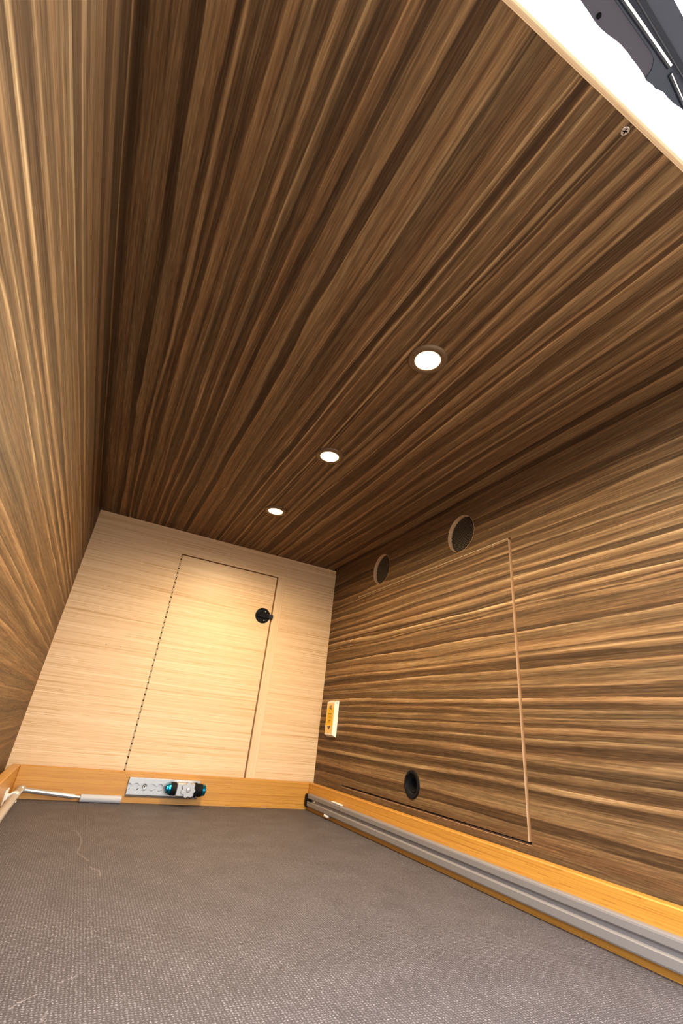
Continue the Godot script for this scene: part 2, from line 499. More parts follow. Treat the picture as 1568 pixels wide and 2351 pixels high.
func make_materials() -> void:
	# u = z runs -1.8 .. 0 over the picture; v is the height or the width that the bands were measured in
	var zu := 1.0 / 1.9
	M.zebra_ceiling = textured(zebra(CEIL_BANDS, -0.20, 0.90, 11), 0.55, zu, 1.0 / 1.10, 1.9 * zu, 0.20 / 1.10)
	M.zebra_right = textured(zebra(RIGHT_BANDS, 0.05, 1.05, 23), 0.55, zu, 1.0 / 1.00, 1.9 * zu, -0.05 / 1.00)
	M.zebra_left = textured(zebra(LEFT_BANDS, 0.05, 1.05, 37), 0.55, zu, 1.0 / 1.00, 1.9 * zu, -0.05 / 1.00)
	var pale := bamboo(1024, 1280, Color(0.85, 0.63, 0.40), Color(0.52, 0.280, 0.10), 5, 1.15, 240)
	M.bamboo = textured(pale, 0.44, 1.0 / 1.1, 1.0 / 0.97, 0.2, 0.0)
	M.bamboo_door = textured(pale, 0.44, 1.0 / 1.1, 1.0 / 0.97, 0.2, 0.0015)
	M.batten = textured(bamboo(128, 512, Color(0.82, 0.62, 0.395), Color(0.60, 0.36, 0.17), 9, 0.5, 30), 0.42, 1.0 / 1.0, 1.0 / 0.3)
	var amber := bamboo(2048, 160, Color(0.60, 0.295, 0.052), Color(0.32, 0.120, 0.014), 15, 0.8, 420)
	M.rail = textured(amber, 0.38, 1.0 / 1.9, 1.0 / 0.115, 1.0, -0.07 / 0.115)
	M.back_rail = textured(amber, 0.38, 1.0 / 1.9, 1.0 / 0.115, 0.12, -0.02 / 0.115)
	M.edging = textured(bamboo(1024, 256, Color(0.80, 0.62, 0.40), Color(0.42, 0.24, 0.10), 19, 0.9, 300), 0.5, 1.0 / 1.8, 1.0 / 0.10, 0.35, 0.0)
	M.fascia = textured(bamboo(1024, 256, Color(0.86, 0.80, 0.70), Color(0.62, 0.50, 0.36), 21, 0.6, 60), 0.5, 1.0 / 1.8, 1.0 / 0.12, 0.35, -8.4)  # same bamboo as the edging, paled so the colour carries the daylight glare
	M.ply = textured(bamboo(256, 64, Color(0.66, 0.44, 0.25), Color(0.36, 0.20, 0.10), 29, 0.7, 10), 0.6, 1.0 / 0.2, 1.0 / 0.02)
	var mat := textured(tex(vinyl(true)), 0.62, 1.0 / 1.40, 1.0 / (TXR - TXL), 1.754 / 1.40, 0.1136 / (TXR - TXL))
	mat.heightmap_enabled = true
	mat.heightmap_texture = tex(vinyl(false))
	mat.heightmap_scale = 0.05
	mat.albedo_color = Color(0.87, 0.87, 0.90)
	mat.metallic_specular = 0.3
	M.vinyl = mat
	M.core = plain(Color(0.30, 0.20, 0.12), 0.7)
	M.deck = plain(Color(0.05, 0.05, 0.052), 0.8)
	M.black = plain(Color(0.008, 0.008, 0.009), 0.5)
	M.void = plain(Color(0.006, 0.006, 0.006), 0.9)
	M.black_gloss = plain(Color(0.02, 0.02, 0.024), 0.12)
	M.black_rubber = plain(Color(0.03, 0.032, 0.04), 0.5)
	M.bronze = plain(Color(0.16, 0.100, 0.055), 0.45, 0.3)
	M.brass = plain(Color(0.55, 0.46, 0.32), 0.45, 0.7)
	M.steel = plain(Color(0.70, 0.68, 0.66), 0.28, 1.0)
	M.chrome = plain(Color(0.80, 0.80, 0.80), 0.28, 0.9)
	M.aluminium = plain(Color(0.47, 0.465, 0.46), 0.36, 0.7)
	M.zinc = plain(Color(0.22, 0.205, 0.205), 0.5, 0.1)
	M.grey_tube = plain(Color(0.52, 0.49, 0.46), 0.35, 0.5)
	M.grip = plain(Color(0.46, 0.46, 0.49), 0.5)
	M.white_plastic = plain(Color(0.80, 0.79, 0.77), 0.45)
	M.cream = plain(Color(0.83, 0.77, 0.64), 0.5)
	M.blue = plain(Color(0.006, 0.22, 0.42), 0.22, 0.9)
	M.grille = plain(Color(0.085, 0.065, 0.042), 0.5, 0.3)
	for k in [M.zebra_ceiling, M.zebra_right, M.zebra_left]:
		k.metallic_specular = 0.25
	for k in [M.black, M.void, M.black_rubber]:
		k.metallic_specular = 0.2
	var lens := plain(Color(0.9, 0.85, 0.75), 0.5)
	lens.emission_enabled = true
	lens.emission = Color(1.0, 0.86, 0.62)
	lens.emission_energy_multiplier = 4.0
	M.lens = lens
	var sheet := plain(Color(0.66, 0.64, 0.64), 1.0)
	sheet.metallic_specular = 0.1
	M.sheet = sheet
	M.headliner = plain(Color(0.075, 0.068, 0.082), 0.95)
	M.navy = plain(Color(0.032, 0.036, 0.05), 0.6)

# ---------------------------------------------------------------- the shell
func make_shell() -> void:
	var f := thing("floor", Vector3.ZERO, "dark van floor deck underneath the pull-out tray", "floor", "", "structure")
	var st := begin()
	box(st, Vector3(-0.48, 0.062, -2.18), Vector3(1.18, YG, -0.06), 0.0, 2)
	part("deck", st, M.deck, f)
	var wl := thing("wall_left", Vector3(XL, YG, -0.9), "striped brown laminate wall opposite the hatch wall", "wall", "", "structure")
	st = begin()
	box(st, Vector3(XL - 0.018, YG, ZB - 0.018), Vector3(XL, YC, ZF), 0.0008, 2)
	part("laminate_panel", st, M.zebra_left, wl)
	var c := thing("ceiling", Vector3(0, YC, -0.9), "striped brown laminate underside of the bed platform", "ceiling", "", "structure")
	st = begin()
	box(st, Vector3(-0.48, YC, -2.18), Vector3(1.18, 1.091, ZF), 0.0, 2)
	
	part("laminate_panel", st, M.zebra_ceiling, c)
	# bamboo edging along the front of the bed platform, with rounded lower edge
	st = begin()
	var o := PackedVector2Array([Vector2(-0.1135, YC + 0.0044), Vector2(-0.1082, YC + 0.0044), Vector2(-0.1076, YC + 0.0055), Vector2(-0.1076, 1.089), Vector2(-0.1084, 1.0912), Vector2(-0.1105, 1.092), Vector2(-0.1135, 1.092)])
	extrude(st, o, Vector3(-0.48, 0, 0), Vector3(0, 0, 1), Vector3(0, 1, 0), Vector3(1, 0, 0), 1.66, 0)
	var fascia := part("fascia", st, M.fascia, c)
	fascia.set_meta("label", "bamboo fascia board of the bed platform, daylight glare painted in as a paler colour")
	st = begin()
	o = PackedVector2Array([Vector2(ZF, YC - 0.0004), Vector2(-0.1115, YC - 0.0004), Vector2(-0.1095, YC + 0.0008), Vector2(-0.1083, YC + 0.0026), Vector2(-0.108, YC + 0.0046), Vector2(ZF, YC + 0.0046)])
	extrude(st, o, Vector3(-0.48, 0, 0), Vector3(0, 0, 1), Vector3(0, 1, 0), Vector3(1, 0, 0), 1.66, 0)
	var edging := part("front_edging", st, M.edging, c)
	edging.set_meta("label", "pale bamboo edging strip")
	# one countersunk screw near the edge
	st = begin()
	var sc := Vector3(0.3676, YC, -0.1243)
	lathe(st, sc, Vector3.DOWN, [Vector2(0.0, 0.0048), Vector2(0.0007, 0.0046), Vector2(0.0009, 0.0042), Vector2(0.0009, 0.0)], 24)
	var screw := part("screw", st, M.steel, c)
	screw.set_meta("label", "steel cross-head screw")
	st = begin()
	for a in [0.4, 0.4 + PI / 2]:
		var d := Vector3(cos(a), 0, sin(a))
		var e := Vector3(-sin(a), 0, cos(a))
		var w := 0.0007
		var l := 0.0029
		var y := Vector3(0, -0.00098, 0)
		quad(st, sc + y + d * l + e * w, sc + y + d * l - e * w, sc + y - d * l - e * w, sc + y - d * l + e * w, Vector3.DOWN)
	part("cross_recess", st, M.void, screw)
	# the van body round the box: side linings and the partition behind
	var vl := thing("wall_van_left", Vector3(-0.48, 0, -1.1), "dark lining of the van side behind the left laminate wall", "wall", "", "structure")
	st = begin()
	box(st, Vector3(-0.50, 0.062, -2.2), Vector3(-0.48, 1.78, -0.06))
	part("lining", st, M.headliner, vl)
	var vr := thing("wall_van_right", Vector3(1.18, 0, -1.1), "dark lining of the van side behind the hatch wall", "wall", "", "structure")
	st = begin()
	box(st, Vector3(1.18, 0.062, -2.2), Vector3(1.20, 1.78, -0.17))
	part("lining", st, M.headliner, vr)
	var vf := thing("wall_van_front", Vector3(0.3, 0, -2.18), "dark partition of the van behind the bamboo bulkhead", "wall", "", "structure")
	st = begin()
	box(st, Vector3(-0.48, 0.062, -2.20), Vector3(1.18, 1.754, -2.18))
	part("lining", st, M.headliner, vf)

const HY0 := 0.1950
const HY1 := 0.8520
const HZ0 := -1.5750
const HZ1 := -0.7735
const VENTS := [[0.9230, -0.9610], [0.9255, -1.4020]]
const VENT_R := 0.0570

func make_side_wall() -> void:
	var w := thing("wall_right", Vector3(XR, YG, -0.9), "striped brown laminate wall with the access hatch and two round vents", "wall", "", "structure")
	var st := begin()
	var t := 0.018
	for side in 2:
		var x := XR + t * side
		var n := Vector3(-1, 0, 0) if side == 0 else Vector3(1, 0, 0)
		for r in [[YG, HY0, ZB, ZF], [HY0, YC, HZ1, ZF], [HY0, YC, ZB, HZ0]]:
			quad(st, Vector3(x, r[0], r[2]), Vector3(x, r[1], r[2]), Vector3(x, r[1], r[3]), Vector3(x, r[0], r[3]), n, 2)
		holed_patch(st, x, n, HY1, YC, -1.18, HZ1, VENTS[0][0], VENTS[0][1], VENT_R)
		holed_patch(st, x, n, HY1, YC, HZ0, -1.18, VENTS[1][0], VENTS[1][1], VENT_R)
	quad(st, Vector3(XR, YG, ZF), Vector3(XR, YC, ZF), Vector3(XR + t, YC, ZF), Vector3(XR + t, YG, ZF), Vector3(0, 0, 1), 1)
	part("laminate_panel", st, M.zebra_right, w)
	st = begin()
	var a := Vector3(t, 0, 0)
	var p := [Vector3(XR, HY0, HZ0), Vector3(XR, HY1, HZ0), Vector3(XR, HY1, HZ1), Vector3(XR, HY0, HZ1)]
	var ns := [Vector3(0, 0, 1), Vector3(0, -1, 0), Vector3(0, 0, -1), Vector3(0, 1, 0)]
	for i in range(1, 4):
		quad(st, p[i], p[(i + 1) % 4], p[(i + 1) % 4] + a, p[i] + a, ns[i], 2 if i % 2 == 1 else 1)
	var lip := part("plywood_edge", st, M.ply, w)
	lip.set_meta("label", "pale plywood edge of the hatch opening")
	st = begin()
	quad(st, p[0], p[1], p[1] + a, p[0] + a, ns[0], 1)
	part("painted_shade_edge", st, M.bronze, w)  # far plywood edge coloured dark: shade of the narrow joint painted in

	# the hatch
	var d := thing("door_1", Vector3(XR, HY0, (HZ0 + HZ1) / 2), "large striped laminate hatch with black round pull in the right wall", "hatch", "", "structure")
	var y0 := HY0 + 0.0055
	var y1 := HY1 - 0.0045
	var z0 := HZ0 + 0.0014
	var z1 := HZ1 - 0.0085
	var py := 0.2503
	var pz := -1.1725
	st = begin()
	holed_patch(st, XR, Vector3(-1, 0, 0), y0, y1, z0, z1, py, pz, 0.0305)
	quad(st, Vector3(XR + t, y0, z0), Vector3(XR + t, y1, z0), Vector3(XR + t, y1, z1), Vector3(XR + t, y0, z1), Vector3(1, 0, 0), 2)
	part("panel", st, M.zebra_right, d)
	st = begin()
	p = [Vector3(XR, y0, z0), Vector3(XR, y1, z0), Vector3(XR, y1, z1), Vector3(XR, y0, z1)]
	for i in 4:
		quad(st, p[i], p[(i + 1) % 4], p[(i + 1) % 4] + a, p[i] + a, -ns[i], 2 if i % 2 == 1 else 1)
	var pe := part("plywood_edge", st, M.ply, d)
	pe.set_meta("label", "pale plywood edge of the hatch")
	st = begin()
	var q := Vector3(XR, py, pz)
	lathe(st, q, Vector3.LEFT, [Vector2(0.0, 0.0345), Vector2(0.0014, 0.0343), Vector2(0.0028, 0.0330), Vector2(0.0032, 0.0310), Vector2(0.0026, 0.0265), Vector2(-0.003, 0.0245), Vector2(-0.0055, 0.0215), Vector2(-0.006, 0.0170)], 48)
	var pull := part("finger_pull", st, M.black, d)
	pull.set_meta("label", "black plastic round finger pull")
	st = begin()
	lathe(st, q, Vector3.LEFT, [Vector2(-0.0045, 0.0185), Vector2(-0.0038, 0.0172), Vector2(-0.0045, 0.0160), Vector2(-0.017, 0.0150), Vector2(-0.017, 0.0)], 40)
	part("cup", st, M.black, pull)
	# hinge pin along the top joint
	st = begin()
	for k in 26:
		var a0 := z0 + 0.004 + k * 0.0303
		tube(st, Vector3(XR + 0.0026, HY1 - 0.0022, a0), Vector3(XR + 0.0026, HY1 - 0.0022, a0 + 0.0285), 0.0021, 8, 0.0005)
	var hinge := part("hinge", st, M.brass, d)
	hinge.set_meta("label", "thin brass hinge in the top joint")

const DX0 := 0.1710
const DX1 := 0.5770
const DY1 := 0.9255

func make_bulkhead() -> void:
	var w := thing("wall_back", Vector3(0.35, YG, ZB), "pale bamboo bulkhead at the end of the garage", "wall", "", "structure")
	var st := begin()
	var t := 0.018
	for r in [[XL, DX0, YG, YC], [DX1, XR, YG, YC], [DX0, DX1, DY1, YC]]:
		for side in 2:
			var z := ZB - t * side
			quad(st, Vector3(r[0], r[2], z), Vector3(r[1], r[2], z), Vector3(r[1], r[3], z), Vector3(r[0], r[3], z), Vector3(0, 0, 1 - 2 * side), 0)
	quad(st, Vector3(DX0, YG, ZB), Vector3(DX0, DY1, ZB), Vector3(DX0, DY1, ZB - t), Vector3(DX0, YG, ZB - t), Vector3(1, 0, 0), 1)
	quad(st, Vector3(DX1, YG, ZB), Vector3(DX1, DY1, ZB), Vector3(DX1, DY1, ZB - t), Vector3(DX1, YG, ZB - t), Vector3(-1, 0, 0), 1)
	quad(st, Vector3(DX0, DY1, ZB), Vector3(DX1, DY1, ZB), Vector3(DX1, DY1, ZB - t), Vector3(DX0, DY1, ZB - t), Vector3(0, -1, 0), 0)
	part("bamboo_panel", st, M.bamboo, w)
	st = begin()
	box(st, Vector3(DX1, YG, ZB), Vector3(DX1 + 0.034, DY1 - 0.003, ZB + 0.0016), 0.0007, 1)
	var b := part("batten", st, M.batten, w)
	b.set_meta("label", "pale upright batten beside the bamboo door")

	for p in [[0.0077, 0.5485], [0.0545, 0.549]]:
		st = begin()
		lathe(st, Vector3(p[0], p[1], ZB), Vector3.BACK, [Vector2(0.0002, 0.0017), Vector2(0.0003, 0.0012), Vector2(0.0001, 0.0)], 10)
		part("nail_hole", st, M.core, w)

	var d := thing("door_2", Vector3((DX0 + DX1) / 2, YG, ZB), "pale bamboo door with a black round latch in the bulkhead", "door", "", "structure")
	st = begin()
	box(st, Vector3(DX0 + 0.0045, YG + 0.004, ZB - t), Vector3(DX1 - 0.0055, DY1 - 0.0045, ZB), 0.0008, 0)
	part("panel", st, M.bamboo_door, d)
	st = begin()
	var y := YG + 0.006
	while y < DY1 - 0.02:
		lathe(st, Vector3(DX0 + 0.0022, y, ZB - 0.0016), Vector3.UP, [Vector2(0, 0), Vector2(0, 0.0016), Vector2(0.001, 0.0024), Vector2(0.0145, 0.0024), Vector2(0.0155, 0.0016), Vector2(0.0155, 0)], 10)
		y += 0.0190
	var h := part("piano_hinge", st, M.brass, d)
	h.set_meta("label", "narrow brass piano hinge")
	# the latch: round black escutcheon with a paddle whose tongue reaches over the joint
	st = begin()
	var c := Vector3(0.5370, 0.7530, ZB)
	lathe(st, c, Vector3.BACK, [Vector2(0, 0.0310), Vector2(0.0016, 0.0308), Vector2(0.0030, 0.0296), Vector2(0.0036, 0.0275), Vector2(0.0034, 0.0)], 48)
	var l := part("latch", st, M.black, d)
	l.set_meta("label", "black plastic round latch")
	st = begin()
	box(st, c + Vector3(-0.0235, -0.0100, 0.0032), c + Vector3(0.0240, 0.0085, 0.0085), 0.0015)
	box(st, c + Vector3(-0.0165, -0.0085, 0.0080), c + Vector3(-0.0095, 0.0070, 0.0105), 0.0012)
	part("paddle", st, M.black, l)
	st = begin()
	box(st, c + Vector3(0.0225, -0.0080, 0.0028), c + Vector3(0.0415, 0.0085, 0.0125), 0.0028)
	part("tongue", st, M.black_rubber, l)
	for s in [Vector3(0.0085, 0.0170, 0.0034), Vector3(0.0085, -0.0190, 0.0034)]:
		st = begin()
		lathe(st, c + s, Vector3.BACK, [Vector2(0, 0.0026), Vector2(0.0007, 0.0024), Vector2(0.0012, 0.0014), Vector2(0.0013, 0)], 14)
		part("screw", st, M.steel, l)

# ---------------------------------------------------------------- above the bed platform
func make_bed_and_roof() -> void:
	var m := thing("mattress", Vector3(0.35, 1.092, -0.9), "mattress in a crumpled white sheet on the bed platform", "mattress")
	var nz := FastNoiseLite.new()
	nz.seed = 4
	nz.frequency = 1.0
	nz.fractal_octaves = 1
	var st := begin()
	var heights := Curve.new()
	heights.min_value = 1.0
	heights.max_value = 2.0
	for p in [[0.30, 1.475], [0.376, 1.466], [0.433, 1.420], [0.463, 1.378], [0.522, 1.388], [0.591, 1.416], [0.644, 1.452], [0.72, 1.460]]:
		heights.add_point(Vector2((p[0] - 0.30) / 0.42, p[1]))
	var nx := 200
	var rows := 46
	var pts := []
	for i in nx + 1:
		var x := -0.46 + 1.60 * i / nx
		var top := heights.sample(clampf((x - 0.30) / 0.42, 0.0, 1.0)) + 0.004 * sin(x * 47.0)
		var col := []
		for j in rows + 1:
			var p: Vector3
			if j <= 30:
				var t := j / 30.0
				var y := lerpf(1.0935, top - 0.05, t)
				p = Vector3(x, y, -0.128)
				var k := nz.get_noise_2d((x + y * 0.8) * 11.0, y * 4.0 - x * 2.0)
				var k2 := nz.get_noise_2d((x + y * 0.55) * 24.0 + 9.0, y * 5.0)
				p.z += (0.016 * k + 0.009 * k2) * (1.0 - 0.8 * smoothstep(0.45, 1.0, t)) + 0.003 * (1.0 - t)
				p.z = minf(p.z, -0.112)
			elif j <= 40:
				var a := (j - 30) / 10.0 * PI / 2
				p = Vector3(x, top - 0.05 + 0.05 * sin(a), -0.128 - 0.05 * (1.0 - cos(a)))
				var ty := top - 0.05
				p.z += 0.2 * (0.012 * nz.get_noise_2d((x + ty * 0.8) * 11.0, ty * 4.0 - x * 2.0) + 0.004 * nz.get_noise_2d((x + ty * 0.55) * 24.0 + 9.0, ty * 5.0)) * cos(a)
			else:
				var t := (j - 40) / 6.0
				p = Vector3(x, top + 0.01 * nz.get_noise_2d(x * 6.0, t * 8.0), lerpf(-0.19, -2.10, t))
			col.append(p)
		pts.append(col)
	for i in nx:
		for j in rows:
			var a: Vector3 = pts[i][j]
			var b: Vector3 = pts[i + 1][j]
			var c: Vector3 = pts[i + 1][j + 1]
			var d: Vector3 = pts[i][j + 1]
			for p in [a, c, b, a, d, c]:
				st.set_uv(Vector2(p.x, p.y))
				st.add_vertex(p)
	part("sheet", st, M.sheet, m, true)

	# roof lining: edges taken as lines z = a + b (x - x0) on the underside of the roof
	var edge := func(x: float, x0: float, z: float, slope: float) -> float: return z + slope * (x - x0)
	var roof := thing("ceiling_van", Vector3(0, 1.754, -1.0), "dark grey fabric roof lining above the bed", "roof lining", "", "structure")
	st = begin()
	var o := PackedVector2Array()
	o.append(Vector2(-0.48, -2.18))
	o.append(Vector2(-0.48, edge.call(-0.48, 0.55, -0.1341, -0.088)))
	o.append(Vector2(0.690, edge.call(0.690, 0.55, -0.1341, -0.088)))
	for k in 7:
		var a := k / 6.0 * PI / 2
		o.append(Vector2(0.690 + 0.030 * sin(a), edge.call(0.690, 0.55, -0.1341, -0.088) - 0.030 * (1.0 - cos(a))))
	o.append(Vector2(0.780, -2.18))
	extrude(st, o, Vector3(0, 1.754, 0), Vector3(1, 0, 0), Vector3(0, 0, 1), Vector3(0, 1, 0), 0.02, 0)
	part("fabric_panel", st, M.headliner, roof)
	st = begin()
	lathe(st, Vector3(0.5425, 1.754, -0.1640), Vector3.DOWN, [Vector2(0, 0.0050), Vector2(0.004, 0.0046), Vector2(0.006, 0.003), Vector2(0.006, 0)], 16)
	part("clip", st, M.void, roof)
	var side := thing("trim_1", Vector3(0.95, 1.75, -0.9), "black side trim beside the grey roof lining", "trim", "", "structure")
	st = begin()
	o = PackedVector2Array([Vector2(-0.48, 0.001 + edge.call(-0.48, 0.55, -0.1341, -0.088)), Vector2(-0.48, 0.0), Vector2(1.18, -0.163), Vector2(1.18, -2.18), Vector2(0.780, -2.18), Vector2(0.722, -0.180), Vector2(0.718, -0.162), Vector2(0.705, -0.1495), Vector2(0.690, -0.1458)])
	extrude(st, o, Vector3(0, 1.752, 0), Vector3(1, 0, 0), Vector3(0, 0, 1), Vector3(0, 1, 0), 0.03, 0)
	part("panel", st, M.navy, side)
	# moulding with a glossy bead, in two lengths with a joint between
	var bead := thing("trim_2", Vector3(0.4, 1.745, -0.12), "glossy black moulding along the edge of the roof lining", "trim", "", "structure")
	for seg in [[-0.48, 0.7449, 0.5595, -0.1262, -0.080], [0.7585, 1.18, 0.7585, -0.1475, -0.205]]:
		st = begin()
		var p := Vector3(seg[0], 1.752, edge.call(seg[0], seg[2], seg[3], seg[4]))
		var q := Vector3(seg[1], 1.752, edge.call(seg[1], seg[2], seg[3], seg[4]))
		var dir := (q - p).normalized()
		var across := dir.cross(Vector3.UP).normalized()
		var ol := PackedVector2Array()
		for k in 17:
			var a := PI + PI * k / 16.0
			ol.append(Vector2(cos(a) * 0.0052, sin(a) * 0.0055))
		extrude(st, ol, p, across, Vector3.UP, dir, p.distance_to(q), 0)
		var bd := part("bead", st, M.black_gloss, bead)
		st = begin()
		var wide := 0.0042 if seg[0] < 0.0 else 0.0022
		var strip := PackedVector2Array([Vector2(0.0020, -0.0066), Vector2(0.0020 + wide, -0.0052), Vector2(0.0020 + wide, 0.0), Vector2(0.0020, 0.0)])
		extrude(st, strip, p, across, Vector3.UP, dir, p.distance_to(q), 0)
		var bs := part("painted_highlight", st, M.white_plastic, bd)  # white strip stands in for the glossy highlight along the bead
		bs.set_meta("label", "narrow white strip painted in as the highlight on the black moulding")
	var lip := thing("trim_3", Vector3(0.4, 1.745, -0.11), "ribbed black rubber seal at the roof edge of the van", "trim", "", "structure")
	st = begin()
	o = PackedVector2Array()
	for x in [-0.48, 1.18]:
		o.append(Vector2(x, edge.call(x, 0.603, -0.1043, -0.119)))
	for x in [1.18, -0.48]:
		o.append(Vector2(x, edge.call(x, 0.5595, -0.1205, -0.094)))
	extrude(st, o, Vector3(0, 1.748, 0), Vector3(1, 0, 0), Vector3(0, 0, 1), Vector3(0, 1, 0), 0.035, 0)
	part("seal", st, M.black_rubber, lip)
	st = begin()
	var rp := Vector3(-0.48, 1.748, edge.call(-0.48, 0.5887, -0.1123, -0.121))
	var rq := Vector3(1.18, 1.748, edge.call(1.18, 0.5887, -0.1123, -0.121))
	tube(st, rp, rq, 0.0018, 10)
	part("rib", st, M.black_gloss, lip)
	var frame := thing("trim_4", Vector3(0.4, 1.745, -0.09), "dark blue-black panel at the outer edge of the van roof", "trim", "", "structure")
	st = begin()
	o = PackedVector2Array()
	for x in [-0.48, 1.18]:
		o.append(Vector2(x, edge.call(x, 0.603, -0.1120, -0.110)))
	for x in [1.18, -0.48]:
		o.append(Vector2(x, edge.call(x, 0.652, -0.0769, -0.128)))
	extrude(st, o, Vector3(0, 1.752, 0), Vector3(1, 0, 0), Vector3(0, 0, 1), Vector3(0, 1, 0), 0.04, 0)
	part("panel", st, M.navy, frame)

# ---------------------------------------------------------------- the pull-out tray and what is fixed to it
func make_tray() -> void:
	var t := thing("cargo_tray", Vector3(0.347, YG, -0.94), "pull-out cargo tray with amber bamboo rails and a grey textured mat", "tray")
	var st := begin()
	box(st, Vector3(TXL, YG, TZB), Vector3(TXR, 0.098, -0.12), 0.0, 2)
	part("base_board", st, M.core, t)
	st = begin()
	box(st, Vector3(TXL + 0.0005, 0.098, TZB + 0.0005), Vector3(TXR - 0.0005, TMAT, -0.12), 0.0, 2)
	var mat := part("vinyl_mat", st, M.vinyl, t)
	mat.set_meta("label", "dark grey woven-textured vinyl mat with pale scuffs")
	for x in [TXL - RIM, TXR]:
		st = begin()
		box(st, Vector3(x, YG, TZB - RIM), Vector3(x + RIM, TTOP, -0.12), 0.0016, 2)
		part("side_rail", st, M.rail, t)
	st = begin()
	box(st, Vector3(TXL, YG, TZB - RIM), Vector3(TXR, TTOP, TZB), 0.0014, 0)
	part("back_rail", st, M.back_rail, t)

func make_slide() -> void:
	var t := thing("drawer_slide", Vector3(TXR, 0.13, -0.93), "long grey steel drawer slide screwed inside the right tray rail", "slide")
	var st := begin()
	var o := PackedVector2Array([Vector2(0, 0.1130), Vector2(0.0100, 0.1130), Vector2(0.0122, 0.1138), Vector2(0.0130, 0.1160), Vector2(0.0130, 0.1270), Vector2(0.0118, 0.1288), Vector2(0.0085, 0.1300), Vector2(0.0085, 0.1362), Vector2(0.0118, 0.1375), Vector2(0.0130, 0.1392), Vector2(0.0130, 0.1482), Vector2(0.0122, 0.1508), Vector2(0.0100, 0.1520), Vector2(0, 0.1520)])
	extrude(st, o, Vector3(TXR - 0.0003, 0, -1.728), Vector3(-1, 0, 0), Vector3(0, 1, 0), Vector3(0, 0, 1), 1.60, 2)
	part("channel", st, M.zinc, t)
	st = begin()
	box(st, Vector3(TXR - 0.0155, 0.1100, -1.7500), Vector3(TXR - 0.001, 0.1500, -1.7285), 0.004)
	part("end_stop", st, M.black, t)
	for z in [-1.7170, -1.7040]:
		st = begin()
		box(st, Vector3(TXR - 0.01345, 0.1300, z), Vector3(TXR - 0.010, 0.1375, z + 0.0085), 0.0003)
		part("slot", st, M.void, t)
	st = begin()
	lathe(st, Vector3(TXR - 0.0125, 0.1330, -1.672), Vector3.LEFT, [Vector2(0, 0.0028), Vector2(0.0009, 0.0024), Vector2(0.001, 0)], 14)
	part("rivet", st, M.brass, t)
	st = begin()
	box(st, Vector3(TXR - 0.0125, 0.1522, -1.545), Vector3(TXR - 0.003, 0.1560, -1.478), 0.0012)
	var lv := part("release_lever", st, M.white_plastic, t)
	lv.set_meta("label", "white plastic release lever")
	st = begin()
	box(st, Vector3(TXR - 0.0150, 0.1065, -1.585), Vector3(TXR - 0.004, 0.1130, -1.560), 0.0014)
	part("lever_end", st, M.white_plastic, t)

func scallop(x: float, x0: float, r: float, pitch: float) -> float:
	var d := fposmod(x - x0 + pitch / 2, pitch) - pitch / 2
	return sqrt(maxf(r * r - d * d, 0.0))

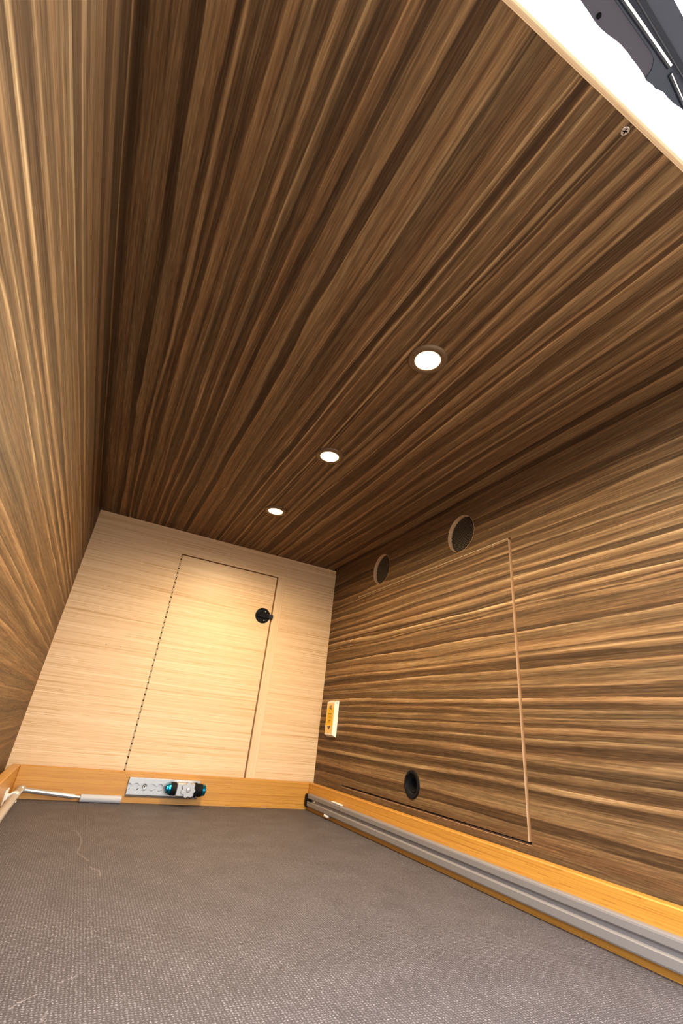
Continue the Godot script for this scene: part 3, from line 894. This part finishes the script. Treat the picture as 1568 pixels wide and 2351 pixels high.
func make_track_and_mount() -> void:
	var t := thing("cargo_track", Vector3(0.30, 0.143, TZB), "short aluminium tie-down track with scalloped slot on the back tray rail", "track")
	var x0 := 0.1895
	var x1 := 0.4080
	var st := begin()
	var o := PackedVector2Array([Vector2(0, 0.1170), Vector2(0.0035, 0.1170), Vector2(0.0100, 0.1235), Vector2(0.0100, 0.1262), Vector2(0.0045, 0.1262), Vector2(0.0045, 0.1632), Vector2(0.0122, 0.1632), Vector2(0.0122, 0.1686), Vector2(0.0112, 0.1696), Vector2(0, 0.1696)])
	extrude(st, o, Vector3(x0, 0, TZB + 0.0004), Vector3(0, 0, 1), Vector3(0, 1, 0), Vector3(1, 0, 0), x1 - x0, 0)
	part("base", st, M.aluminium, t)
	for up in [true, false]:
		st = begin()
		var ol := PackedVector2Array()
		var n := 120
		for i in n + 1:
			var x := lerpf(x0, x1, float(i) / n)
			var s := maxf(0.0045, scallop(x, x0 + 0.0235, 0.0100, 0.0240))
			ol.append(Vector2(x, 0.1450 + s if up else 0.1450 - s))
		ol.append(Vector2(x1, 0.1632 if up else 0.1262))
		ol.append(Vector2(x0, 0.1632 if up else 0.1262))
		extrude(st, ol, Vector3(0, 0, TZB + 0.0070), Vector3(1, 0, 0), Vector3(0, 1, 0), Vector3(0, 0, 1), 0.0045, 0)
		part("lip", st, M.aluminium, t)
	st = begin()
	lathe(st, Vector3(0.2385, 0.1455, TZB + 0.0045), Vector3.BACK, [Vector2(0, 0.0066), Vector2(0.004, 0.0064), Vector2(0.0056, 0.0052), Vector2(0.0052, 0.0038), Vector2(0.0052, 0.0)], 24)
	var sc := part("screw", st, M.steel, t)
	st = begin()
	var c := Vector3(0.2385, 0.1455, TZB + 0.0099)
	for a in [0.5, 0.5 + PI / 2]:
		var d := Vector3(cos(a), sin(a), 0) * 0.0034
		var e := Vector3(-sin(a), cos(a), 0) * 0.0008
		quad(st, c + d + e, c + d - e, c - d - e, c - d + e, Vector3.BACK)
	part("cross_recess", st, M.void, sc)

	var m := thing("fork_mount", Vector3(0.36, 0.1465, -1.72), "bicycle fork mount with star knob and blue end caps on the track", "mount")
	var ay := 0.1465
	var az := -1.7215
	st = begin()
	box(st, Vector3(0.3300, 0.1285, -1.7425), Vector3(0.3865, 0.1650, -1.7040), 0.0022)
	var body := part("clamp_body", st, M.aluminium, m)
	body.set_meta("label", "machined silver clamp body")
	st = begin()
	lathe(st, Vector3(0.3130, ay, az), Vector3.RIGHT, [Vector2(0, 0.0), Vector2(0, 0.0168), Vector2(0.0020, 0.0185), Vector2(0.0155, 0.0190), Vector2(0.0170, 0.0180), Vector2(0.0170, 0.0)], 36)
	var b1 := part("dropout_sleeve", st, M.black, m)
	b1.set_meta("label", "black sleeve")
	st = begin()
	lathe(st, Vector3(0.3865, ay, az), Vector3.RIGHT, [Vector2(0, 0.0), Vector2(0, 0.0185), Vector2(0.0050, 0.0205), Vector2(0.0070, 0.0205), Vector2(0.0090, 0.0185), Vector2(0.0250, 0.0182), Vector2(0.0265, 0.0170), Vector2(0.0265, 0.0)], 36)
	part("dropout_sleeve", st, M.black, m)
	st = begin()
	lathe(st, Vector3(0.3130, ay, az), Vector3.LEFT, [Vector2(0, 0.0160), Vector2(0.0055, 0.0156), Vector2(0.0065, 0.0142), Vector2(0.0072, 0.0120), Vector2(0.0120, 0.0116), Vector2(0.0132, 0.0104), Vector2(0.0132, 0.0070), Vector2(0.006, 0.0066), Vector2(0.006, 0.0)], 36)
	var e1 := part("end_cap", st, M.blue, m)
	e1.set_meta("label", "anodised blue end cap")
	st = begin()
	lathe(st, Vector3(0.4130, ay, az), Vector3.RIGHT, [Vector2(0, 0.0162), Vector2(0.0080, 0.0160), Vector2(0.0105, 0.0135), Vector2(0.0120, 0.0100), Vector2(0.0120, 0.0)], 36)
	part("end_cap", st, M.blue, m)
	st = begin()
	var ol := PackedVector2Array()
	for i in 112:
		var a := TAU * i / 112
		var k := 0.5 + 0.5 * cos(7.0 * a + 0.6)
		var r := 0.0172 + 0.0048 * pow(k, 0.75)
		ol.append(Vector2(cos(a) * r, sin(a) * r))
	extrude(st, ol, Vector3(0.3650, 0.1485, -1.7035), Vector3(1, 0, 0), Vector3(0, 1, 0), Vector3(0, 0, 1), 0.0090, 0)
	var k1 := part("star_knob", st, M.aluminium, m)
	k1.set_meta("label", "seven-lobed silver knob")
	st = begin()
	lathe(st, Vector3(0.3650, 0.1485, -1.6945), Vector3.BACK, [Vector2(0, 0.0075), Vector2(0.0016, 0.0062), Vector2(0.0020, 0.0020), Vector2(0.0002, 0.0016), Vector2(0.0002, 0)], 28)
	part("hub", st, M.aluminium, k1)

func make_crank() -> void:
	var t := thing("crank_rod", Vector3(-0.093, 0.12, -1.2), "folded awning crank of steel tube with a grey grip in the tray corner", "crank")
	var st := begin()
	tube(st, Vector3(-0.0930, 0.1255, -1.712), Vector3(-0.0930, 0.1255, -0.32), 0.0098, 24)
	var s := part("shaft", st, M.grey_tube, t)
	s.set_meta("label", "long grey metal shaft beside the left tray rail")
	st = begin()
	tube(st, Vector3(-0.0930, 0.1262, -1.716), Vector3(-0.0870, 0.1258, -1.738), 0.0106, 20, 0.003)
	box(st, Vector3(-0.0975, 0.1180, -1.742), Vector3(-0.0800, 0.1335, -1.724), 0.003)
	part("knuckle", st, M.grey_tube, t)
	st = begin()
	tube(st, Vector3(-0.0840, 0.1250, -1.7345), Vector3(0.0520, 0.1135, -1.7345), 0.0070, 24)
	part("crank_arm", st, M.chrome, t)
	st = begin()
	tube(st, Vector3(0.0480, 0.1138, -1.7345), Vector3(0.0720, 0.1118, -1.7345), 0.0044, 16, 0.0005)
	part("pin", st, M.chrome, t)
	st = begin()
	tube(st, Vector3(0.0660, 0.1108, -1.7345), Vector3(0.1790, 0.1104, -1.7335), 0.0103, 28, 0.0012)
	var g := part("grip", st, M.grip, t)
	g.set_meta("label", "grey plastic grip sleeve")
	var c := thing("tube_clip", Vector3(-0.11, 0.1255, -1.60), "white plastic spring clip holding the crank shaft on the left rail", "clip")
	st = begin()
	box(st, Vector3(TXL, 0.1080, -1.625), Vector3(TXL + 0.0040, 0.1430, -1.575), 0.001)
	part("base", st, M.white_plastic, c)
	st = begin()
	box(st, Vector3(TXL + 0.0035, 0.1190, -1.610), Vector3(-0.1040, 0.1320, -1.588), 0.0005)
	var ol := PackedVector2Array()
	for k in 25:
		var a := lerpf(-2.35, 2.35, k / 24.0)
		ol.append(Vector2(-cos(a), sin(a)) * 0.0128)
	for k in 25:
		var a := lerpf(2.35, -2.35, k / 24.0)
		ol.append(Vector2(-cos(a), sin(a)) * 0.0101)
	extrude(st, ol, Vector3(-0.0930, 0.1255, -1.610), Vector3(1, 0, 0), Vector3(0, 1, 0), Vector3(0, 0, 1), 0.022, 0)
	part("spring_jaw", st, M.white_plastic, c)

# ---------------------------------------------------------------- fittings
func make_downlights() -> void:
	var spots := [[0.3958, -0.5348, "round bronze-rimmed downlight nearest the bed platform's front edge"], [0.3906, -0.9526, "round bronze-rimmed downlight in the middle of the row of three"], [0.3904, -1.3716, "round bronze-rimmed downlight nearest the bamboo bulkhead"]]
	for s in spots:
		var at := Vector3(s[0], YC, s[1])
		var t := thing("downlight", at, s[2], "light", "downlights in the ceiling")
		var st := begin()
		lathe(st, at, Vector3.DOWN, [Vector2(0, 0.0378), Vector2(0.0012, 0.0377), Vector2(0.0030, 0.0366), Vector2(0.0046, 0.0346), Vector2(0.0056, 0.0316), Vector2(0.0056, 0.0285), Vector2(0.0050, 0.0258), Vector2(0.0036, 0.0246)], 64)
		part("rim", st, M.bronze, t)
		st = begin()
		lathe(st, at, Vector3.DOWN, [Vector2(0.0036, 0.0247), Vector2(0.0044, 0.0200), Vector2(0.0050, 0.0120), Vector2(0.0052, 0.0)], 48)
		part("lens", st, M.lens, t)
		var l := SpotLight3D.new()
		l.name = "lamp"
		l.position = Vector3(0, -0.0135, 0)
		l.rotation = Vector3(-PI / 2, 0, 0)
		l.light_size = 0.01
		l.spot_angle = 87.0
		l.spot_angle_attenuation = 0.9
		l.spot_range = 6.0
		l.spot_attenuation = 2.0
		l.light_color = Color(1.0, 0.885, 0.70)
		l.light_energy = 0.57
		l.shadow_enabled = true
		t.add_child(l, true)

func make_vents() -> void:
	var names := ["round perforated vent above the hatch's upper front corner", "round perforated vent above the hatch nearer the bamboo bulkhead"]
	for v in 2:
		var c := Vector3(XR, VENTS[v][0], VENTS[v][1])
		var t := thing("round_vent", c, names[v], "vent", "round vents above the hatch")
		var st := begin()
		lathe(st, c, Vector3.LEFT, [Vector2(0.0003, 0.0576), Vector2(0.0003, 0.0566), Vector2(-0.0150, 0.0566)], 64)
		var e := part("plywood_edge", st, M.ply, t)
		e.set_meta("label", "pale plywood edge of the vent hole")
		st = begin()
		var pitch := 0.0062
		var n := Vector3(-1, 0, 0)
		var gx := XR + 0.0125
		for row in range(-12, 13):
			for k in range(-12, 13):
				var p := Vector2((k + (0.5 if row % 2 != 0 else 0.0)) * pitch, row * pitch * 0.866)
				if p.length() > 0.0555:
					continue
				for s in 12:
					var q := []
					for f in 2:
						var a := TAU * (s + f) / 12.0
						var hex := pitch / 2.0 / cos(fposmod(a + PI / 6, PI / 3) - PI / 6)
						q.append(Vector3(gx, c.y + p.y + sin(a) * 0.00215, c.z + p.x + cos(a) * 0.00215))
						q.append(Vector3(gx, c.y + p.y + sin(a) * hex, c.z + p.x + cos(a) * hex))
						q.append(Vector3(gx + 0.0012, c.y + p.y + sin(a) * 0.00215, c.z + p.x + cos(a) * 0.00215))
					quad(st, q[0], q[1], q[4], q[3], n)
					var mid := TAU * (s + 0.5) / 12.0
					quad(st, q[0], q[2], q[5], q[3], Vector3(0, -sin(mid), -cos(mid)))
		part("grille", st, M.grille, t)
		st = begin()
		lathe(st, c, Vector3.LEFT, [Vector2(-0.0150, 0.0572), Vector2(-0.0400, 0.0572), Vector2(-0.0400, 0.0)], 32)
		part("duct", st, M.void, t)

func make_sensor() -> void:
	var t := thing("wall_sensor", Vector3(XR, 0.40, -1.687), "cream plastic box with a yellow printed label beside the hatch", "sensor")
	var st := begin()
	var y0 := 0.3405
	var y1 := 0.4655
	var z0 := -1.7240
	var z1 := -1.6490
	var d := 0.0150
	var i := 0.0065
	var a := [Vector3(XR, y0, z0), Vector3(XR, y1, z0), Vector3(XR, y1, z1), Vector3(XR, y0, z1)]
	var b := [Vector3(XR - d, y0 + i, z0 + i), Vector3(XR - d, y1 - i, z0 + i), Vector3(XR - d, y1 - i, z1 - i), Vector3(XR - d, y0 + i, z1 - i)]
	quad(st, b[0], b[1], b[2], b[3], Vector3(-1, 0, 0))
	for k in 4:
		var p: Vector3 = a[k]
		var q: Vector3 = a[(k + 1) % 4]
		var n := (q - p).cross(b[k] - p).normalized()
		if n.dot((p + q) / 2 - Vector3(XR, (y0 + y1) / 2, (z0 + z1) / 2)) < 0.0:
			n = -n
		quad(st, p, q, b[(k + 1) % 4], b[k], n)
	part("housing", st, M.cream, t)
	# printed label
	var w := 96
	var h := 256
	var im := Image.create(w, h, false, Image.FORMAT_RGB8)
	im.fill(Color8(226, 190, 122))
	im.fill_rect(Rect2i(0, 40, w, 150), Color8(233, 184, 28))
	var ink := Color8(58, 46, 12)
	var rng := RandomNumberGenerator.new()
	rng.seed = 8
	for k in 46:
		im.fill_rect(Rect2i(rng.randi_range(30, 58), rng.randi_range(20, 54), rng.randi_range(3, 9), rng.randi_range(2, 6)), ink)
	im.fill_rect(Rect2i(36, 62, 12, 8), Color8(110, 40, 14))
	im.fill_rect(Rect2i(24, 88, 48, 6), ink)
	for y in [99, 107, 115, 122, 130]:
		var x := 26 + rng.randi_range(0, 6)
		while x < 70:
			var l := rng.randi_range(3, 9)
			im.fill_rect(Rect2i(x, y, l, 3), Color8(112, 84, 16))
			x += l + 2
	im.fill_rect(Rect2i(32, 144, 34, 6), ink)
	for y in [155, 163]:
		im.fill_rect(Rect2i(26, y, 44, 3), Color8(128, 96, 18))
	for y in 30:
		var half := int(24.0 * (1.0 - y / 30.0))
		im.fill_rect(Rect2i(48 - half, 196 + y, half * 2 + 1, 1), ink)
	im.fill_rect(Rect2i(47, 200, 2, 10), Color8(200, 160, 60))
	var m := StandardMaterial3D.new()
	m.albedo_texture = tex(im)
	m.roughness = 0.45
	st = begin()
	var x := XR - d - 0.0004
	var ly0 := y0 + i + 0.004
	var ly1 := y1 - i - 0.004
	var lz0 := z0 + i + 0.003
	var lz1 := z1 - i - 0.003
	var corners := [[Vector3(x, ly1, lz0), Vector2(0, 0)], [Vector3(x, ly1, lz1), Vector2(1, 0)], [Vector3(x, ly0, lz1), Vector2(1, 1)], [Vector3(x, ly0, lz0), Vector2(0, 1)]]
	for k in [0, 1, 2, 0, 2, 3]:
		st.set_normal(Vector3(-1, 0, 0))
		st.set_uv(corners[k][1])
		st.add_vertex(corners[k][0])
	var lb := part("label", st, m, t)
	lb.set_meta("label", "yellow label printed in black with a warning triangle")
	st = begin()
	lathe(st, Vector3(XR - 0.0070, y1 - 0.0085, z1 - 0.0034), Vector3(-0.4, 0, 1), [Vector2(0, 0.0022), Vector2(0.0006, 0.0020), Vector2(0.0007, 0)], 12)
	part("indicator", st, M.zinc, t)
